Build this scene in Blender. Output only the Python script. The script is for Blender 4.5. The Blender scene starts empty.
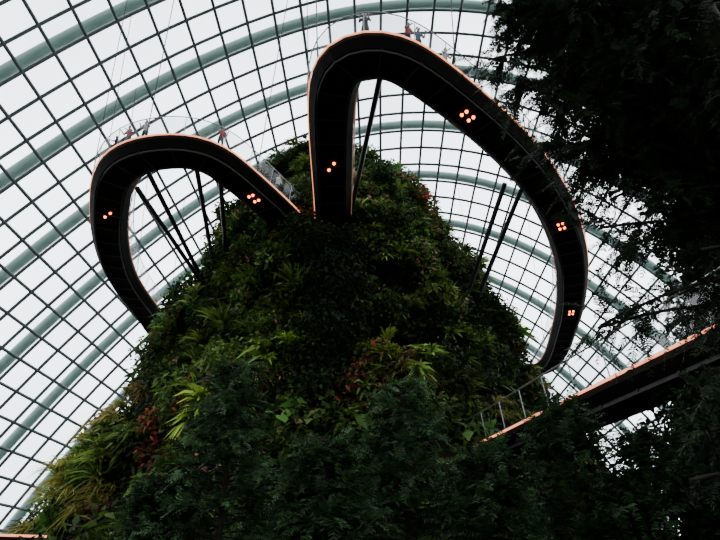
import bpy, math, random
import numpy as np
from mathutils import Vector, Matrix, noise
random.seed(7); rng=np.random.default_rng(7)
S=bpy.context.scene
CAMZ=1.6
# ------------------------------------------------------------ helpers
def link(o,parent=None):
    S.collection.objects.link(o)
    if parent: o.parent=parent
    return o
def empty(name,loc=(0,0,0)):
    e=bpy.data.objects.new(name,None); e.location=loc; e.empty_display_size=.3
    return link(e)
def mat(name,color,rough=.6,metal=0,emit=None,es=0,spec=.3,noise_amt=0,nscale=2):
    m=bpy.data.materials.new(name); m.use_nodes=True
    nt=m.node_tree; b=nt.nodes['Principled BSDF']
    b.inputs['Base Color'].default_value=(*color,1)
    b.inputs['Roughness'].default_value=rough
    b.inputs['Metallic'].default_value=metal
    b.inputs['Specular IOR Level'].default_value=spec
    if emit:
        b.inputs['Emission Color'].default_value=(*emit,1); b.inputs['Emission Strength'].default_value=es
    if noise_amt:
        tc=nt.nodes.new('ShaderNodeTexCoord'); n=nt.nodes.new('ShaderNodeTexNoise'); n.inputs['Scale'].default_value=nscale
        n.inputs['Detail'].default_value=6
        r=nt.nodes.new('ShaderNodeValToRGB')
        r.color_ramp.elements[0].position=.3; r.color_ramp.elements[1].position=.7
        r.color_ramp.elements[0].color=(*[c*(1-noise_amt) for c in color],1)
        r.color_ramp.elements[1].color=(*[min(1,c*(1+noise_amt)) for c in color],1)
        nt.links.new(tc.outputs['Object'],n.inputs['Vector']); nt.links.new(n.outputs['Fac'],r.inputs[0]); nt.links.new(r.outputs[0],b.inputs['Base Color'])
    return m
def leafmat(name,trans=.25):
    m=bpy.data.materials.new(name); m.use_nodes=True
    nt=m.node_tree; b=nt.nodes['Principled BSDF']; out=nt.nodes['Material Output']
    a=nt.nodes.new('ShaderNodeAttribute'); a.attribute_name='tint'
    nt.links.new(a.outputs['Color'],b.inputs['Base Color'])
    b.inputs['Roughness'].default_value=.55; b.inputs['Specular IOR Level'].default_value=.10
    t=nt.nodes.new('ShaderNodeBsdfTranslucent'); nt.links.new(a.outputs['Color'],t.inputs['Color'])
    mx=nt.nodes.new('ShaderNodeMixShader'); mx.inputs[0].default_value=trans
    nt.links.new(b.outputs[0],mx.inputs[1]); nt.links.new(t.outputs[0],mx.inputs[2]); nt.links.new(mx.outputs[0],out.inputs[0])
    return m
def norm(v): return v/np.maximum(np.linalg.norm(v,axis=-1,keepdims=True),1e-9)
class Ribbons:
    def __init__(s): s.v=[];s.f=[];s.c=[];s.n=0
    def add(s,P,D,Sd,L,W,ts,ws,droop,col):
        n=len(P); k=len(ts); ts=np.array(ts);ws=np.array(ws)
        L=np.broadcast_to(L,(n,));W=np.broadcast_to(W,(n,));droop=np.broadcast_to(droop,(n,))
        C=P[:,None,:]+D[:,None,:]*(L[:,None]*ts)[:,:,None]
        C=C.copy(); C[:,:,2]-= (droop*L)[:,None]*ts**2
        off=Sd[:,None,:]*(W[:,None]*ws*.5)[:,:,None]
        V=np.stack([C-off,C+off],axis=2).reshape(n*k*2,3)
        base=np.arange(n)[:,None]*(2*k)+np.arange(k-1)[None,:]*2+s.n
        F=np.stack([base,base+1,base+3,base+2],axis=2).reshape(-1,4)
        s.v.append(V);s.f.append(F);s.c.append(np.repeat(np.broadcast_to(col,(n,3)),2*k,axis=0));s.n+=len(V)
    def build(s,name,m,parent=None):
        V=np.concatenate(s.v);F=np.concatenate(s.f);C=np.concatenate(s.c)
        me=bpy.data.meshes.new(name); me.vertices.add(len(V)); me.vertices.foreach_set('co',V.astype(np.float32).ravel())
        me.loops.add(len(F)*4); me.loops.foreach_set('vertex_index',F.astype(np.int32).ravel())
        me.polygons.add(len(F)); me.polygons.foreach_set('loop_start',np.arange(0,len(F)*4,4,dtype=np.int32))
        at=me.attributes.new('tint','FLOAT_COLOR','POINT')
        at.data.foreach_set('color',np.concatenate([C,np.ones((len(C),1))],1).astype(np.float32).ravel())
        me.update(calc_edges=True); me.materials.append(m)
        o=bpy.data.objects.new(name,me); return link(o,parent)
def meshobj(name,V,F,m,parent=None,smooth=False):
    me=bpy.data.meshes.new(name); me.from_pydata([tuple(v) for v in V],[],F); me.update()
    if m: me.materials.append(m)
    if smooth:
        for p in me.polygons: p.use_smooth=True
    return link(bpy.data.objects.new(name,me),parent)
def curves(name,lines,r,m,parent=None,res=1):
    cu=bpy.data.curves.new(name,'CURVE'); cu.dimensions='3D'; cu.bevel_depth=r; cu.bevel_resolution=res; cu.use_fill_caps=True
    for ln in lines:
        sp=cu.splines.new('POLY'); sp.points.add(len(ln)-1)
        sp.points.foreach_set('co',np.array([[*p,1] for p in ln],dtype=np.float32).ravel())
    cu.materials.append(m)
    return link(bpy.data.objects.new(name,cu),parent)
def onz(u,v,zr):
    k=(270-v)/544; y=zr*(.8660-.5*k)/(.5+.8660*k); f=.866*y+.5*zr
    return np.array([(u-360)/544*f,y,zr+CAMZ])
def ony(u,v,y):
    k=(270-v)/544; zr=y*(.5+.866*k)/(.866-.5*k); f=.866*y+.5*zr
    return np.array([(u-360)/544*f,y,zr+CAMZ])

# ------------------------------------------------------------ materials
M_steel=mat('dark_steel',(.035,.037,.04),.45,.3)
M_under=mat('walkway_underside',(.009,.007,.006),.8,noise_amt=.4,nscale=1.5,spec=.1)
M_rib=mat('underside_rib',(.05,.046,.042),.7)
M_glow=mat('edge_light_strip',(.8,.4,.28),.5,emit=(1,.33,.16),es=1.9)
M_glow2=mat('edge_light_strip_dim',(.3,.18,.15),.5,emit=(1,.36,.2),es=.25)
M_lamp=mat('warm_downlight',(1,.6,.4),.5,emit=(1,.20,.05),es=8)
M_mull=mat('dome_mullion_paint',(.10,.125,.12),.5)
M_arch=mat('dome_rib_paint',(.38,.52,.46),.5)
M_soil=mat('soil',(.02,.016,.01),.95,noise_amt=.5,nscale=1)
M_rock=mat('planted_wall_substrate',(.010,.012,.007),.95,noise_amt=.6,nscale=.8)
M_bark=mat('bark',(.025,.019,.014),.9,noise_amt=.5,nscale=6)
M_leaf=leafmat('leaf',.28); M_needle=leafmat('needle',.2)
M_rail=mat('rail_steel',(.35,.36,.37),.35,.8)
def glass(name,col,g):
    m=bpy.data.materials.new(name); m.use_nodes=True; nt=m.node_tree; nt.nodes.remove(nt.nodes['Principled BSDF'])
    t=nt.nodes.new('ShaderNodeBsdfTransparent'); t.inputs[0].default_value=(*col,1)
    gl=nt.nodes.new('ShaderNodeBsdfGlossy'); gl.inputs['Roughness'].default_value=.05
    mx=nt.nodes.new('ShaderNodeMixShader'); mx.inputs[0].default_value=g
    nt.links.new(t.outputs[0],mx.inputs[1]);nt.links.new(gl.outputs[0],mx.inputs[2]);nt.links.new(mx.outputs[0],nt.nodes['Material Output'].inputs[0])
    return m
M_glass=glass('dome_glass',(.91,.95,.95),.02)
M_pglass=glass('parapet_glass',(.75,.78,.78),.06)

# ------------------------------------------------------------ world
w=bpy.data.worlds.new('overcast_sky'); S.world=w; w.use_nodes=True; nt=w.node_tree
bg=nt.nodes['Background']; tc=nt.nodes.new('ShaderNodeTexCoord')
n=nt.nodes.new('ShaderNodeTexNoise'); n.inputs['Scale'].default_value=1.9; n.inputs['Detail'].default_value=5
nt.links.new(tc.outputs['Generated'],n.inputs['Vector'])
r=nt.nodes.new('ShaderNodeValToRGB'); r.color_ramp.elements[0].position=.35; r.color_ramp.elements[1].position=.65
r.color_ramp.elements[0].color=(.56,.61,.68,1); r.color_ramp.elements[1].color=(.95,.96,1,1)
nt.links.new(n.outputs['Fac'],r.inputs[0]); nt.links.new(r.outputs[0],bg.inputs[0])
sx=nt.nodes.new('ShaderNodeSeparateXYZ'); nt.links.new(tc.outputs['Generated'],sx.inputs[0])
mr=nt.nodes.new('ShaderNodeMapRange'); mr.inputs[1].default_value=-.6; mr.inputs[2].default_value=.7; mr.inputs[3].default_value=1.9; mr.inputs[4].default_value=6.0
nt.links.new(sx.outputs[1],mr.inputs[0]); nt.links.new(mr.outputs[0],bg.inputs[1])

# ------------------------------------------------------------ ground
bpy.ops.mesh.primitive_grid_add(x_subdivisions=2,y_subdivisions=2,size=400); g=bpy.context.object; g.name='ground'; g.data.materials.append(M_soil)

# ------------------------------------------------------------ dome
dome=empty('glass_dome_roof')
XC,Y0,B,A0,C0=8,14,88,60,57.5
ss=np.linspace(-1,1,2001); ar=np.concatenate([[0],np.cumsum(np.hypot(np.diff(A0*ss),np.diff(C0*(1-ss**2))))])
NL=58; sv=np.interp(np.linspace(0,ar[-1],NL+1),ar,ss)
def dpt(t,s,off=0):
    c=math.cos(t)
    return (XC+(A0*c+off)*s, Y0+(B+off)*math.sin(t), max(0,(C0*c+off)*(1-s*s)))
ts=[];t=-math.radians(50)
while t<math.radians(84):
    ts.append(t); t+=2.5/B/(.5+.5*math.cos(t))
fine=np.interp(np.linspace(0,ar[-1],67),ar,ss)
curves('arch_mullions',[[dpt(t,s) for s in fine] for t in ts],.16,M_mull,dome)
tf=np.linspace(ts[0],ts[-1],60)
curves('longitudinal_mullions',[[dpt(t,s) for t in tf] for s in sv[1:-1]],.16,M_mull,dome)
curves('outer_steel_arches',[[dpt(t,s,1.8) for s in fine] for t in ts[2::3]],.55,M_arch,dome,2)
V=[dpt(t,s,.2) for t in tf for s in sv]; nn=len(sv)
F=[(i*nn+j,i*nn+j+1,(i+1)*nn+j+1,(i+1)*nn+j) for i in range(len(tf)-1) for j in range(nn-1)]
meshobj('glass_panes',V,F,M_glass,dome)

# ------------------------------------------------------------ mountain
ZP=np.array([-2,0,3,6,10,15,20,24,27,29.5,31.5,33]); RP=np.array([17.8,17.4,16.3,14.8,13.2,11.5,10.0,8.4,7.0,5.2,3.2,0.4])
CX,CY=-1.3,38.5
def cxz(zr): return CX-.7*math.exp(-((zr-22)/8)**2)
def mrad(th,zr):
    R=np.interp(zr,ZP,RP)
    p=Vector((math.cos(th)*R,math.sin(th)*R,zr))
    d=1.7*noise.noise(p*.13+Vector((3,1,2)))+1.2*noise.noise(p*.35)
    x=CX+math.cos(th)*R;y=CY+math.sin(th)*R
    if y<CY:
        q=((x-3.0)/2.8)**2+((zr-10.7)/1.5)**2
        if q<1: d-=3.2*(1-q)**.5
        q=((x+7)/2.0)**2+((zr-13)/1.2)**2
        if q<1: d-=1.2*(1-q)
    return max(.3,R+d*min(1,R/4))
def mpt(th,zr,off=0):
    R=mrad(th,zr)+off
    return (cxz(zr)+math.cos(th)*R, CY+math.sin(th)*R, zr+CAMZ)
mount=empty('planted_mountain',(0,0,0))
NT=180; zs=np.linspace(-1.6,33,90)
V=[mpt(2*math.pi*i/NT,z) for z in zs for i in range(NT)]
F=[(j*NT+i,j*NT+(i+1)%NT,(j+1)*NT+(i+1)%NT,(j+1)*NT+i) for j in range(len(zs)-1) for i in range(NT)]
V.append((CX,CY,33.3+CAMZ)); F+=[((len(zs)-1)*NT+i,(len(zs)-1)*NT+(i+1)%NT,len(V)-1) for i in range(NT)]
meshobj('mountain_core',V,F,M_rock,mount)
def surf(u,v):
    for y in np.arange(14,44,.25):
        p=ony(u,v,y); zr=p[2]-CAMZ
        if zr>33: continue
        dx,dy=p[0]-cxz(zr),y-CY; th=math.atan2(dy,dx)
        if math.hypot(dx,dy)<mrad(th,zr): return th,zr
    return None

G={ 'dark':(.019,.041,.009),'mid':(.036,.074,.014),'lite':(.080,.140,.026),'yel':(.15,.155,.038),'red':(.105,.028,.020),'pink':(.42,.16,.12)}
CFG={ # leaves,len,width,spread radius,droop,dirs up,colour
 'small':(50,.24,.13,.75,.25,.3,'dark'),'shrub':(42,.36,.17,.8,.3,.4,'mid'),'big':(18,.62,.38,.6,.5,.5,'mid'),
 'strap':(30,1.1,.08,.12,.55,.8,'lite'),'grass':(46,1.3,.05,.15,.8,.9,'yel'),'fern':(22,1.0,.17,.1,.6,.6,'lite'),
 'palm':(34,1.8,.12,.1,.35,.8,'lite'),
 'red':(46,.28,.14,.6,.3,.4,'red'),'flower':(42,.28,.14,.7,.3,.4,'mid')}
def scatter(rb,pts,nrm,species,tint=None,dens=1.0,over=None):
    n=len(pts); tint=np.ones((n,3)) if tint is None else tint
    for sp in sorted(set(species)):
        idx=np.array([i for i in range(n) if species[i]==sp]); P=pts[idx];N=nrm[idx];TT=tint[idx]
        m,L,W,rad,dr,up,ck=CFG[sp]; m=int(m*dens)
        k=len(P)*m; PP=np.repeat(P,m,0);NN=np.repeat(N,m,0); sc=np.repeat(rng.uniform(.6,1.3,len(P)),m)
        rnd=norm(rng.normal(size=(k,3)))
        if sp in('strap','grass','fern','palm'): D=norm(NN*.7+rnd*.9+np.array([0,0,up]))
        else: D=norm(NN*.5+rnd+np.array([0,0,-.1]))
        pos=PP+norm(NN*.5+norm(rng.normal(size=(k,3))))*rad*(rng.uniform(.2,1,(k,1))**.6)*sc[:,None]
        sd=norm(np.cross(D,rng.normal(size=(k,3))*.6+np.array([0,0,1])*1.0+NN*.5))
        base=np.array(over if over else G[ck]); cc=base*np.repeat(TT,m,0)*rng.uniform(.35,1.9,(k,1))
        if sp=='flower':
            q=rng.random(k)<.12; cc[q]=np.array(G['pink'])*rng.uniform(.5,1.6,(q.sum(),1))
        if sp=='red':
            q=rng.random(k)<.4; cc[q]=np.array(G['mid'])*rng.uniform(.5,1.3,(q.sum(),1))
        if sp in('strap','grass','palm'): tt,wv=[0,.35,.7,1],[.6,1,.8,.05]
        elif sp=='fern': tt,wv=[0,.25,.6,1],[.2,1,.8,.05]
        else: tt,wv=[0,.5,1],[.1,1,.05]
        rb.add(pos,D,sd,L*sc*rng.uniform(.7,1.2,k),W*sc,tt,wv,dr,cc)
rb=Ribbons(); pts=[];nr=[];spc=[];tn=[]
def incave(x,zr): return ((x-3.0)/2.7)**2+((zr-10.7)/1.4)**2<1
def pick(x,z):
    h=random.random()
    if x<-10 and z<9: return random.choice(['grass','strap','fern','shrub','grass','red'])
    for lo,s in((.20,'small'),(.43,'shrub'),(.53,'big'),(.65,'strap'),(.70,'grass'),(.83,'fern'),(.90,'red'),(1.1,'flower')):
        if h<lo: return s
def rtint(mu=.30):
    b=math.exp(random.gauss(mu,.65)); b=min(b,3.0); return (b*random.uniform(.85,1.5),b,b*random.uniform(.7,1.5))
def rth(): return -math.pi/2+random.gauss(0,1.1)
i=0
while i<4200:
    zr=random.uniform(-1.2,32.5); R=np.interp(zr,ZP,RP)
    if random.random()>max(.3,R/20): continue
    th=rth() if random.random()<.93 else random.uniform(0,2*math.pi)
    if math.sin(th)<0 and incave(CX+math.cos(th)*R,zr): continue
    pts.append(mpt(th,zr,random.uniform(-.1,.3))); nr.append(tuple(Vector((math.cos(th),math.sin(th),.5)).normalized())); spc.append(random.choice(['small','small','shrub','fern'])); b=random.uniform(.3,.9); tn.append((b,b,b)); i+=1
def bush(th,zr,r,s,ti):
    c=np.array(mpt(th,zr,r*.15)); n=np.array(Vector((math.cos(th),math.sin(th),.55)).normalized())
    if s=='palm': pts.append(tuple(c+n*.6)); nr.append(tuple(n)); spc.append(s); tn.append(ti); return
    m=max(3,int(r*r*(5 if s in('strap','grass','fern','big') else 9)))
    for q in range(m):
        d=norm(rng.normal(size=3)+n*.9)
        pts.append(tuple(c+d*r*random.uniform(.6,1))); nr.append(tuple(norm(d+n*.5))); spc.append(s); b=random.uniform(.8,1.2); tn.append(tuple(x*b for x in ti))
i=0
while i<760:
    zr=random.uniform(-.5,32.5); R=np.interp(zr,ZP,RP)
    if random.random()>max(.35,R/20): continue
    th=rth()
    if math.sin(th)<0 and incave(CX+math.cos(th)*R,zr-.3): continue
    bush(th,zr,random.uniform(.3,1.25)*(.75 if zr>27 else 1),pick(CX+math.cos(th)*R,zr),rtint()); i+=1
for u,v,s,r,b in [(232,335,'palm',1,1.4),(395,225,'palm',1,1.5),(300,300,'palm',1,.9),(455,245,'palm',1,1.3),(205,372,'palm',1,1.1),(440,310,'palm',1,1.0),
     (178,436,'red',1.3,2.8),(170,455,'red',1.0,2.8),(375,375,'red',1.1,2.2),(350,400,'red',.9,2.0),(372,345,'flower',.8,1.8),(90,492,'grass',1.5,2.2),(60,512,'grass',1.4,2.2),(110,470,'strap',1.3,1.8),(120,505,'grass',1.2,1.5),
     (415,265,'flower',1.1,2.0),(385,260,'fern',1.0,2.0),(470,240,'fern',.9,2.0),(500,320,'flower',1,1.7),(360,432,'big',1.1,1.9),(345,440,'big',.8,1.9),
     (255,250,'shrub',1,2.0),(240,275,'fern',1,1.8),(195,395,'shrub',1.2,2),(180,340,'strap',1,1.7),(415,190,'shrub',1,2.2),(375,165,'shrub',.9,2.2),(130,445,'fern',1.3,1.6),(365,300,'big',.9,2.0),
     (440,375,'small',1.2,.9),(400,335,'small',1.0,1.0),(450,345,'fern',.8,1.0),(330,330,'flower',1,1.6),(290,340,'red',.8,1.8),(430,215,'flower',.9,2)]:
    q=surf(u,v)
    if q: bush(q[0],q[1],r,s,(b*1.1,b,b*.9))
scatter(rb,np.array(pts),np.array(nr),spc,np.array(tn))
rb.build('mountain_foliage',M_leaf,mount)

# ------------------------------------------------------------ walkways
def catmull(P,step=.5):
    P=[np.array(p,float) for p in P]; P=[2*P[0]-P[1]]+P+[2*P[-1]-P[-2]]; out=[]
    for i in range(1,len(P)-2):
        a,b,c,d=P[i-1:i+3]; m=max(2,int(np.linalg.norm(c-b)/step))
        for j in range(m):
            t=j/m; out.append(.5*((2*b)+(c-a)*t+(2*a-5*b+4*c-d)*t*t+(3*b-a-3*c+d)*t**3))
    out.append(P[-2]); return np.array(out)
def smooth(C,it=8):
    for _ in range(it):
        C[1:-1]=(C[:-2]+2*C[1:-1]+C[2:])/4
    return C
def frames(C):
    T=np.gradient(C,axis=0); T[:,2]=0; T=norm(T); Sd=np.stack([T[:,1],-T[:,0],np.zeros(len(T))],1)
    return T,Sd
def sweep(name,C,prof,m,parent,closed=True):
    T,Sd=frames(C); V=[];k=len(prof)
    for c,s in zip(C,Sd):
        for a,b in prof: V.append(c+s*a+np.array([0,0,b]))
    F=[]
    for i in range(len(C)-1):
        for j in range(k if closed else k-1): F.append((i*k+j,i*k+(j+1)%k,(i+1)*k+(j+1)%k,(i+1)*k+j))
    if closed: F+=[tuple(range(k)),tuple(range((len(C)-1)*k,len(C)*k))[::-1]]
    return meshobj(name,V,F,m,parent)
def walkway(name,C,outer,lampidx=(),w=1.1,dp=.6,rails=True,gh=.04):
    e=empty(name); T,Sd=frames(C)
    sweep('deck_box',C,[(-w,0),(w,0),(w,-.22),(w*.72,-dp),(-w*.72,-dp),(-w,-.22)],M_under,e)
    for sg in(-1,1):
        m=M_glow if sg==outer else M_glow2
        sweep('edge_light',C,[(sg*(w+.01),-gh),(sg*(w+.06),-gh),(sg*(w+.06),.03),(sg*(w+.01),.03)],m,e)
        sweep('underside_beam',C,[(sg*w*.66,-dp-.12),(sg*w*.60,-dp-.12),(sg*w*.60,-dp+.02),(sg*w*.66,-dp+.02)],M_rib,e)
    V=[];F=[]
    def box(c,t,s,hl,hw,z0,z1,so=0):
        b=len(V)
        for z in(z0,z1):
            for a,bb in((-1,-1),(1,-1),(1,1),(-1,1)): V.append(c+t*a*hl+s*(so+bb*hw)+np.array([0,0,z]))
        F.extend([(b,b+1,b+2,b+3),(b+4,b+7,b+6,b+5),(b,b+4,b+5,b+1),(b+1,b+5,b+6,b+2),(b+2,b+6,b+7,b+3),(b+3,b+7,b+4,b)])
    for i in range(1,len(C)-1,3): box(C[i],T[i],Sd[i],.04,w*.7,-dp-.06,-dp+.02)
    meshobj('cross_ribs',V,F,M_rib,e)
    V=[];F=[]
    for i in lampidx:
        for a in(-.24,.24):
            for b in(-.14,.14):
                if a*b>0 and i%2: continue
                base=len(V); c=C[i]+T[i]*a*1.1+Sd[i]*b+np.array([0,0,-dp-.1])
                for zz,rr in((0,.065),(.09,.085)):
                    for q in range(10): V.append(c+T[i]*math.cos(q*.628)*rr+Sd[i]*math.sin(q*.628)*rr+np.array([0,0,zz]))
                F.append(tuple(range(base,base+10)))
                F.extend([(base+q,base+(q+1)%10,base+10+(q+1)%10,base+10+q) for q in range(10)])
    if V: meshobj('downlights',V,F,M_lamp,e)
    if rails:
      for sg in(-1,1):
        top=C+Sd*(sg*(w+.12))+np.array([0,0,1.15])
        curves('handrail',[top],.03,M_rail,e)
        posts=[[C[i]+Sd[i]*sg*(w-.02)+np.array([0,0,-.1]),top[i]] for i in range(0,len(C),3)]
        curves('rail_posts',posts,.02,M_rail,e)
        sweep('parapet_glass',C,[(sg*(w-.02),.08),(sg*(w+.10),1.08)],M_pglass,e,False)
    return e
H=20
RL=[(333,232),(333,200),(332,165),(331,120),(333,86),(342,60),(366,50),(395,56),(438,84),(500,136),(540,182),(563,227),(572,272),(566,322),(545,365)]
Rw=[onz(u,v,H) for u,v in RL]+[np.array([14,56,H+CAMZ]),np.array([6,52,H+CAMZ]),np.array([1,46,H+CAMZ])]
CR=smooth(catmull(Rw),5)
LL=[(315,250),(300,233),(285,217),(262,196),(240,177),(206,152),(167,149),(133,157),(115,176),(110,207),(111,240),(122,275),(145,307),(170,335)]
Lw=[onz(u,v,H) for u,v in LL]+[np.array([-11,46.5,H+CAMZ]),np.array([-6,45,H+CAMZ])]
CL=smooth(catmull(Lw),5)
def near(C,u,v): 
    p=onz(u,v,H-.5); return int(np.argmin(np.linalg.norm((C-p)[:,:2],axis=1)))
def side(C):
    T,Sd=frames(C); m=len(C)//3; return 1 if np.dot(Sd[m],C[m]-C.mean(0))>0 else -1
sR,sL=side(CR),side(CL)
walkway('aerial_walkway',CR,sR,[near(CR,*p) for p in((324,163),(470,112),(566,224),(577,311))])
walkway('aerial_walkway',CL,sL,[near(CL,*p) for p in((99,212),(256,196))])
CB=catmull([(3.5,31,6.8),(6.0,24.5,6.8),(7.8,17.8,6.8),(9.3,12.1,6.8),(10.6,7,6.8)])
walkway('tree_level_bridge',CB,1 if frames(CB)[1][5][0]<0 else -1,dp=.45)
CB2=catmull([(-24,19.5,3.0),(-17,20,3.0),(-13,20.7,3.0),(-11.1,21.5,3.0)])
walkway('garden_bridge',CB2,1 if frames(CB2)[1][5][1]<0 else -1,dp=.4,rails=False)

# struts
st=empty('walkway_support_struts'); lines=[]
for (a,b) in [((148,172),(204,282)),((137,188),(200,280)),((196,165),(214,268)),((220,176),(228,266)),
                ((380,78),(350,216)),((505,183),(463,306)),((521,190),(474,302))]:
    p=onz(*a,H-.5); q=surf(*b)
    q=np.array(mpt(q[0],q[1],0)) if q else ony(*b,32)
    lines.append([p,q+(q-p)*.04])
curves('strut_tubes',lines,.14,M_steel,st,3)
hc=empty('hanger_cables'); lines=[]
for C,s in((CR,sR),(CL,sL)):
    T,Sd=frames(C)
    for i in range(14,len(C)-20,10):
        p=C[i]+Sd[i]*s*1.15; q=p+Sd[i]*s*(2.0 if i%20 else -4.0)
        tt=math.asin((q[1]-Y0)/B); c=math.cos(tt); zt=C0*c*(1-((q[0]-XC)/(A0*c))**2)
        lines.append([p,np.array([q[0],q[1],zt-.1])])
curves('steel_cables',lines,.028,M_steel,hc)

# ------------------------------------------------------------ conifers / trees
def sprays(rb,P,D,L,col,m=12,nl=.13,nw=.022,droop=.25):
    n=len(P); side=norm(np.cross(D,np.array([0,0,1.])+rng.normal(size=(n,3))*.35))
    L=np.broadcast_to(L,(n,))
    rb.add(P,D,side,L,.016,[0,.5,1],[1,.8,.4],droop,col*.6)
    for sg in(-1,1):
        t=(np.arange(m)+.5)/m
        c=P[:,None,:]+D[:,None,:]*(L[:,None]*t)[:,:,None]; c[:,:,2]-=(droop*L)[:,None]*t**2
        d=norm(side*sg+D*.55)[:,None,:]+rng.normal(size=(n,m,3))*.16
        d=norm(d); sd=norm(np.cross(d,np.cross(D,side)[:,None,:]+rng.normal(size=(n,m,3))*.3))
        sz=(1-.5*t)[None,:]*rng.uniform(.8,1.2,(n,m))
        k=n*m
        rb.add(c.reshape(k,3),d.reshape(k,3),sd.reshape(k,3),(nl*sz).reshape(k),nw,[0,.5,1],[.5,1,.1],.15,
               np.repeat(np.broadcast_to(col,(n,3)),m,0)*rng.uniform(.7,1.4,(k,1)))
def conifer(name,base,height,width,col,nb=190,m=10,nl=.16,nw=.032,bl=.55,low=.05,per=14):
    e=empty(name); rb=Ribbons(); base=np.array(base,float); br=[]
    for i in range(nb):
        h=low+(1-low)*(i+random.random())/nb; az=random.uniform(0,2*math.pi)
        ln=width*(max(.05,1-h)**.65)*random.uniform(.6,1.2)+.15
        d=np.array([math.cos(az),math.sin(az),random.uniform(-.05,.55)]); d/=np.linalg.norm(d)
        p0=base+np.array([0,0,h*height]); line=[]
        for t in np.linspace(0,1,6):
            q=p0+d*ln*t; q=q.copy(); q[2]-=.25*ln*t*t; line.append(q)
        br.append(line)
        k=max(3,int(per*ln/width)+2); tt=rng.uniform(.25,1,k)**.8
        P=p0+d*ln*tt[:,None]; P[:,2]-=.25*ln*tt**2
        D=norm(d*.8+rng.normal(size=(k,3))*.5+np.array([0,0,-.1]))
        c=np.array(col)*rng.uniform(.35,2.3)*rng.uniform(.7,1.5,(k,1))
        sprays(rb,P,D,bl*rng.uniform(.6,1.2,k),c,m,nl,nw)
    curves('branches',br,.02,M_bark,e)
    curves('trunk',[[base,base+np.array([.05,0,height*.5]),base+np.array([0,0,height*.97])]],.02+height*.008,M_bark,e,3)
    rb.build('needles',M_needle,e); return e
def con(u,v,y,width,**k):
    p=ony(u,v,y); conifer('conifer_tree',(p[0],y,0),p[2],width,k.pop('col',(.020,.042,.015)),**k)
con(238,362,14,1.8,col=(.028,.058,.022))
con(402,384,13,1.8,col=(.030,.062,.024))
con(325,440,11,1.3)
con(560,405,12.5,1.9)
con(482,452,11,1.3)
con(640,430,12.5,1.8)
con(700,385,12.5,1.8)
con(160,480,14,1.1)
tt=empty('tall_wall_tree'); rb=Ribbons(); pts=[];nr=[]
for i in range(560):
    z=random.uniform(2,19.2); r=1.9*(1-((z-8)/14)**2)**.5 if abs(z-8)<14 else .5
    r*=.8+.35*math.sin(z*2.1)
    a=random.uniform(0,6.28); rr=r*random.uniform(.4,1)
    pts.append((-1.6+math.cos(a)*rr+.35*math.sin(z*.9),23.2+z*.17+math.sin(a)*rr*.8,z)); nr.append((math.cos(a)*.7,math.sin(a)*.7,.5))
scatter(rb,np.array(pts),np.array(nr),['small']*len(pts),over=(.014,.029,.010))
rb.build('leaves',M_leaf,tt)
curves('trunk',[[(-1.6,23.0,0),(-1.5,24,6),(-1.7,25.2,12),(-1.6,26.2,18)]],.18,M_bark,tt,3)

# near overhanging tree on the right
nt_=empty('overhanging_podocarp_tree'); rb=Ribbons(); tb=np.array([8.6,8.5,0]); br=[]
def branch(p0,p1,dens,bl=.55,dr=.4,umin=.12):
    p0=np.array(p0,float);p1=np.array(p1,float); ln=np.linalg.norm(p1-p0); t=np.linspace(0,1,8)
    c=p0+(p1-p0)*t[:,None]; c[:,2]+=dr*np.sin(t*math.pi)*ln*.25; br.append(c)
    k=int(dens*ln); u=rng.uniform(umin,1,k); P=np.stack([np.interp(u,t,c[:,i]) for i in range(3)],1)
    D=norm((p1-p0)/ln*.7+rng.normal(size=(k,3))*.5+np.array([0,0,-.55]))
    for q in range(3):
        o=P+D*bl*.55*q
        D2=norm(D+rng.normal(size=(k,3))*.35)
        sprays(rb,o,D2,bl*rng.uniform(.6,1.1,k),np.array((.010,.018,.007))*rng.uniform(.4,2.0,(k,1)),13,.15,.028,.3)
ends=[(500,10,9),(488,60,9.5),(515,90,9),(545,150,8.5),(580,175,8.5),(600,228,8.5),(560,60,8),(590,110,8),(625,160,8.5),(620,60,7.5),
      (650,120,8),(680,60,8),(700,150,8),(640,20,7.5),(560,10,8),(700,10,8),(650,180,8),(640,215,9),(690,190,8),(600,326,9),(700,250,8),(715,110,7),(600,40,9),(530,50,10),
      (715,320,8),(705,370,8),(710,430,8),(690,480,8),(715,60,7),(660,70,9),(575,90,10),(620,100,10),(680,110,10),(690,30,10),
      (540,20,9),(580,30,9),(550,110,9.5),(610,200,9),(570,140,9.5),(640,60,9),(655,230,9),(675,215,9),(600,150,9.5),(520,20,9),(630,130,9),(605,10,8),(660,5,8),(700,215,9),(708,280,9),(598,328,9.2),(625,250,9)]
for (u,v,y) in ends:
    e=ony(u,v,y); dz=random.uniform(-1.0,.8); s=np.array([tb[0],tb[1],max(1,min(15.5,e[2]+dz))])
    branch(s,e,19 if v<180 else 8)
curves('branches',br,.03,M_bark,nt_)
curves('trunk',[[tb,tb+np.array([.1,0,8]),tb+np.array([0,.1,16])]],.26,M_bark,nt_,3)
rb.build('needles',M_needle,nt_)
dt=empty('dense_canopy_tree'); rb=Ribbons(); pts=[];nr=[]; limbs=[]
base=np.array([14.5,16.5,0])
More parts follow.
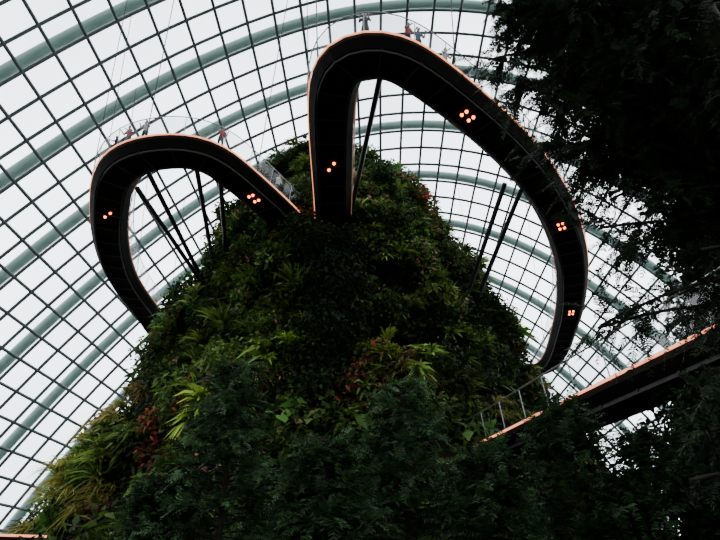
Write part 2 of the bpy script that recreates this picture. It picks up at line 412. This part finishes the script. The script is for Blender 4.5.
for (u,v,y,r,m) in [(690,30,16,2.2,180),(640,20,16,2.0,150),(590,0,16,1.9,130),(700,100,16,2.1,180),(650,95,16,1.9,150),(600,70,16,1.5,80),(545,-10,16,1.6,70),(690,165,16,1.5,100),(724,220,16,1.5,120),(730,270,16,1.5,120),(730,325,16,1.4,110),(735,390,16,1.6,100),(725,460,16,1.7,120),(720,520,16,1.8,80)]:
    c=ony(u,v,y); limbs.append([base+np.array([0,0,max(.5,min(c[2]-1.5,14))]),(base+c)/2*np.array([1,1,0])+np.array([0,0,c[2]-.8]),c])
    for i in range(m):
        d=norm(rng.normal(size=3)); pts.append(tuple(c+d*r*random.uniform(.3,1))); nr.append(tuple(d))
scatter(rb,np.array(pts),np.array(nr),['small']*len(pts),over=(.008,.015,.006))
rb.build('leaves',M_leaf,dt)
curves('limbs',limbs,.09,M_bark,dt,2)
curves('trunk',[[base,base+np.array([.1,0,9]),base+np.array([0,0,18])]],.3,M_bark,dt,3)

ug=empty('undergrowth_shrubs'); rb=Ribbons(); pts=[];nr=[];spc=[];tn=[]
for i in range(46):
    x=random.uniform(-8.5,7); y=random.uniform(15.8,18.3); r=random.uniform(.5,1.1); zt=random.uniform(.6,1.9)+ (y-12)*.12
    s=random.choice(['fern','strap','small','shrub','shrub','small']); ti=rtint(-.2)
    for q in range(int(10*r)):
        d=norm(rng.normal(size=3)); pts.append((x+d[0]*r,y+d[1]*r,zt+d[2]*r*.6)); nr.append(tuple(norm(d+np.array([0,0,.6])))); spc.append(s); tn.append(ti)
    for q in range(int(10*r)):
        pts.append((x+random.gauss(0,r*.5),y+random.gauss(0,r*.5),random.uniform(.2,zt))); nr.append((0,-.5,.8)); spc.append('small'); tn.append((.7,.7,.7))
CFG['strap']=(30,.8,.06,.12,.55,.8,'lite'); CFG['fern']=(18,.8,.14,.1,.6,.6,'lite')
scatter(rb,np.array(pts),np.array(nr),spc,np.array(tn),.8)
rb.build('leaves',M_leaf,ug)

# ------------------------------------------------------------ people
M_skin=mat('skin',(.45,.27,.19),.6); M_hair=mat('hair',(.015,.012,.01),.6); M_shoe=mat('shoe',(.03,.03,.03),.6); M_tr=mat('trousers',(.03,.04,.07),.8)
def person_mesh(shirt):
    me=bpy.data.meshes.new('person_skel'); V=[];E=[];R=[]
    def a(p,r,par=None):
        V.append(p);R.append(r)
        if par is not None:E.append((par,len(V)-1))
        return len(V)-1
    pel=a((0,0,.95),.14); ch=a((0,.03,1.2),.135,pel); up=a((0,.06,1.40),.13,ch); nk=a((0,.08,1.50),.055,up); hd=a((0,.10,1.58),.07,nk); h2=a((0,.11,1.66),.085,hd); h3=a((0,.10,1.73),.06,h2)
    for s in(-1,1):
        hp=a((s*.1,0,.88),.09,pel); kn=a((s*.11,.03,.50),.06,hp); an=a((s*.12,-.02,.09),.04,kn); a((s*.13,.14,.04),.035,an)
        sh=a((s*.18,.06,1.39),.062,up); el=a((s*.24,.14,1.13),.045,sh); wr=a((s*.17,.36,1.17),.028,el); pm=a((s*.16,.44,1.18),.03,wr)
        for j in range(4): 
            f=a((s*(.16+(j-1.5)*.02),.49,1.18),.009,pm); a((s*(.16+(j-1.5)*.021),.52-.004*j,1.155),.008,f)
        a((s*.12,.46,1.17),.010,pm)
    me.from_pydata(V,E,[]); o=bpy.data.objects.new('tmp',me); link(o)
    sk=o.modifiers.new('s','SKIN'); 
    for i,rr in enumerate(R): me.skin_vertices[0].data[i].radius=(rr,rr*(.8 if i in(0,1,2) else 1))
    me.skin_vertices[0].data[0].use_root=True
    sb=o.modifiers.new('b','SUBSURF'); sb.levels=1; sb.render_levels=1
    dg=bpy.context.evaluated_depsgraph_get(); m2=bpy.data.meshes.new_from_object(o.evaluated_get(dg)); bpy.data.objects.remove(o)
    m2.materials.clear()
    for m in(shirt,M_tr,M_skin,M_hair,M_shoe): m2.materials.append(m)
    for p in m2.polygons:
        c=p.center; p.use_smooth=True
        if c.z<.09: p.material_index=4
        elif c.z<.98 and abs(c.y)<.3: p.material_index=1
        elif c.z>1.45: p.material_index=3 if (c.z>1.70 or (c.y<.08 and c.z>1.55)) else 2
        elif c.y>.24: p.material_index=2
        else: p.material_index=0
    return m2
shirts=[mat('shirt_%s'%n,c,.8) for n,c in(('red',(.5,.06,.05)),('white',(.7,.7,.68)),('blue',(.08,.12,.25)),('black',(.03,.03,.03)))]
pms=[person_mesh(s) for s in shirts]
def put(C,s,i,k,turn=0):
    T,Sd=frames(C); o=bpy.data.objects.new('person',pms[k]); p=C[i]+Sd[i]*s*.62; o.location=p
    d=Sd[i]*s; o.rotation_euler=(0,0,math.atan2(d[1],d[0])-math.pi/2+turn); sc=random.uniform(.94,1.04); o.scale=(sc,)*3; link(o)
for u,v,k,t in((126,160,0,.1),(118,170,3,-.3),(218,160,0,0),(140,155,1,.2),(272,206,1,0)): put(CL,sL,near(CL,u,v),k,t)
for u,v,k,t in((364,52,3,0),(404,58,0,.2),(416,66,2,-.2),(445,90,1,0)): put(CR,sR,near(CR,u,v),k,t)

# ------------------------------------------------------------ camera
cd=bpy.data.cameras.new('camera'); cd.sensor_width=36; cd.lens=27.2; cd.clip_end=500
co=bpy.data.objects.new('camera',cd); co.location=(0,0,CAMZ); co.rotation_euler=(math.radians(120),0,0); link(co); S.camera=co
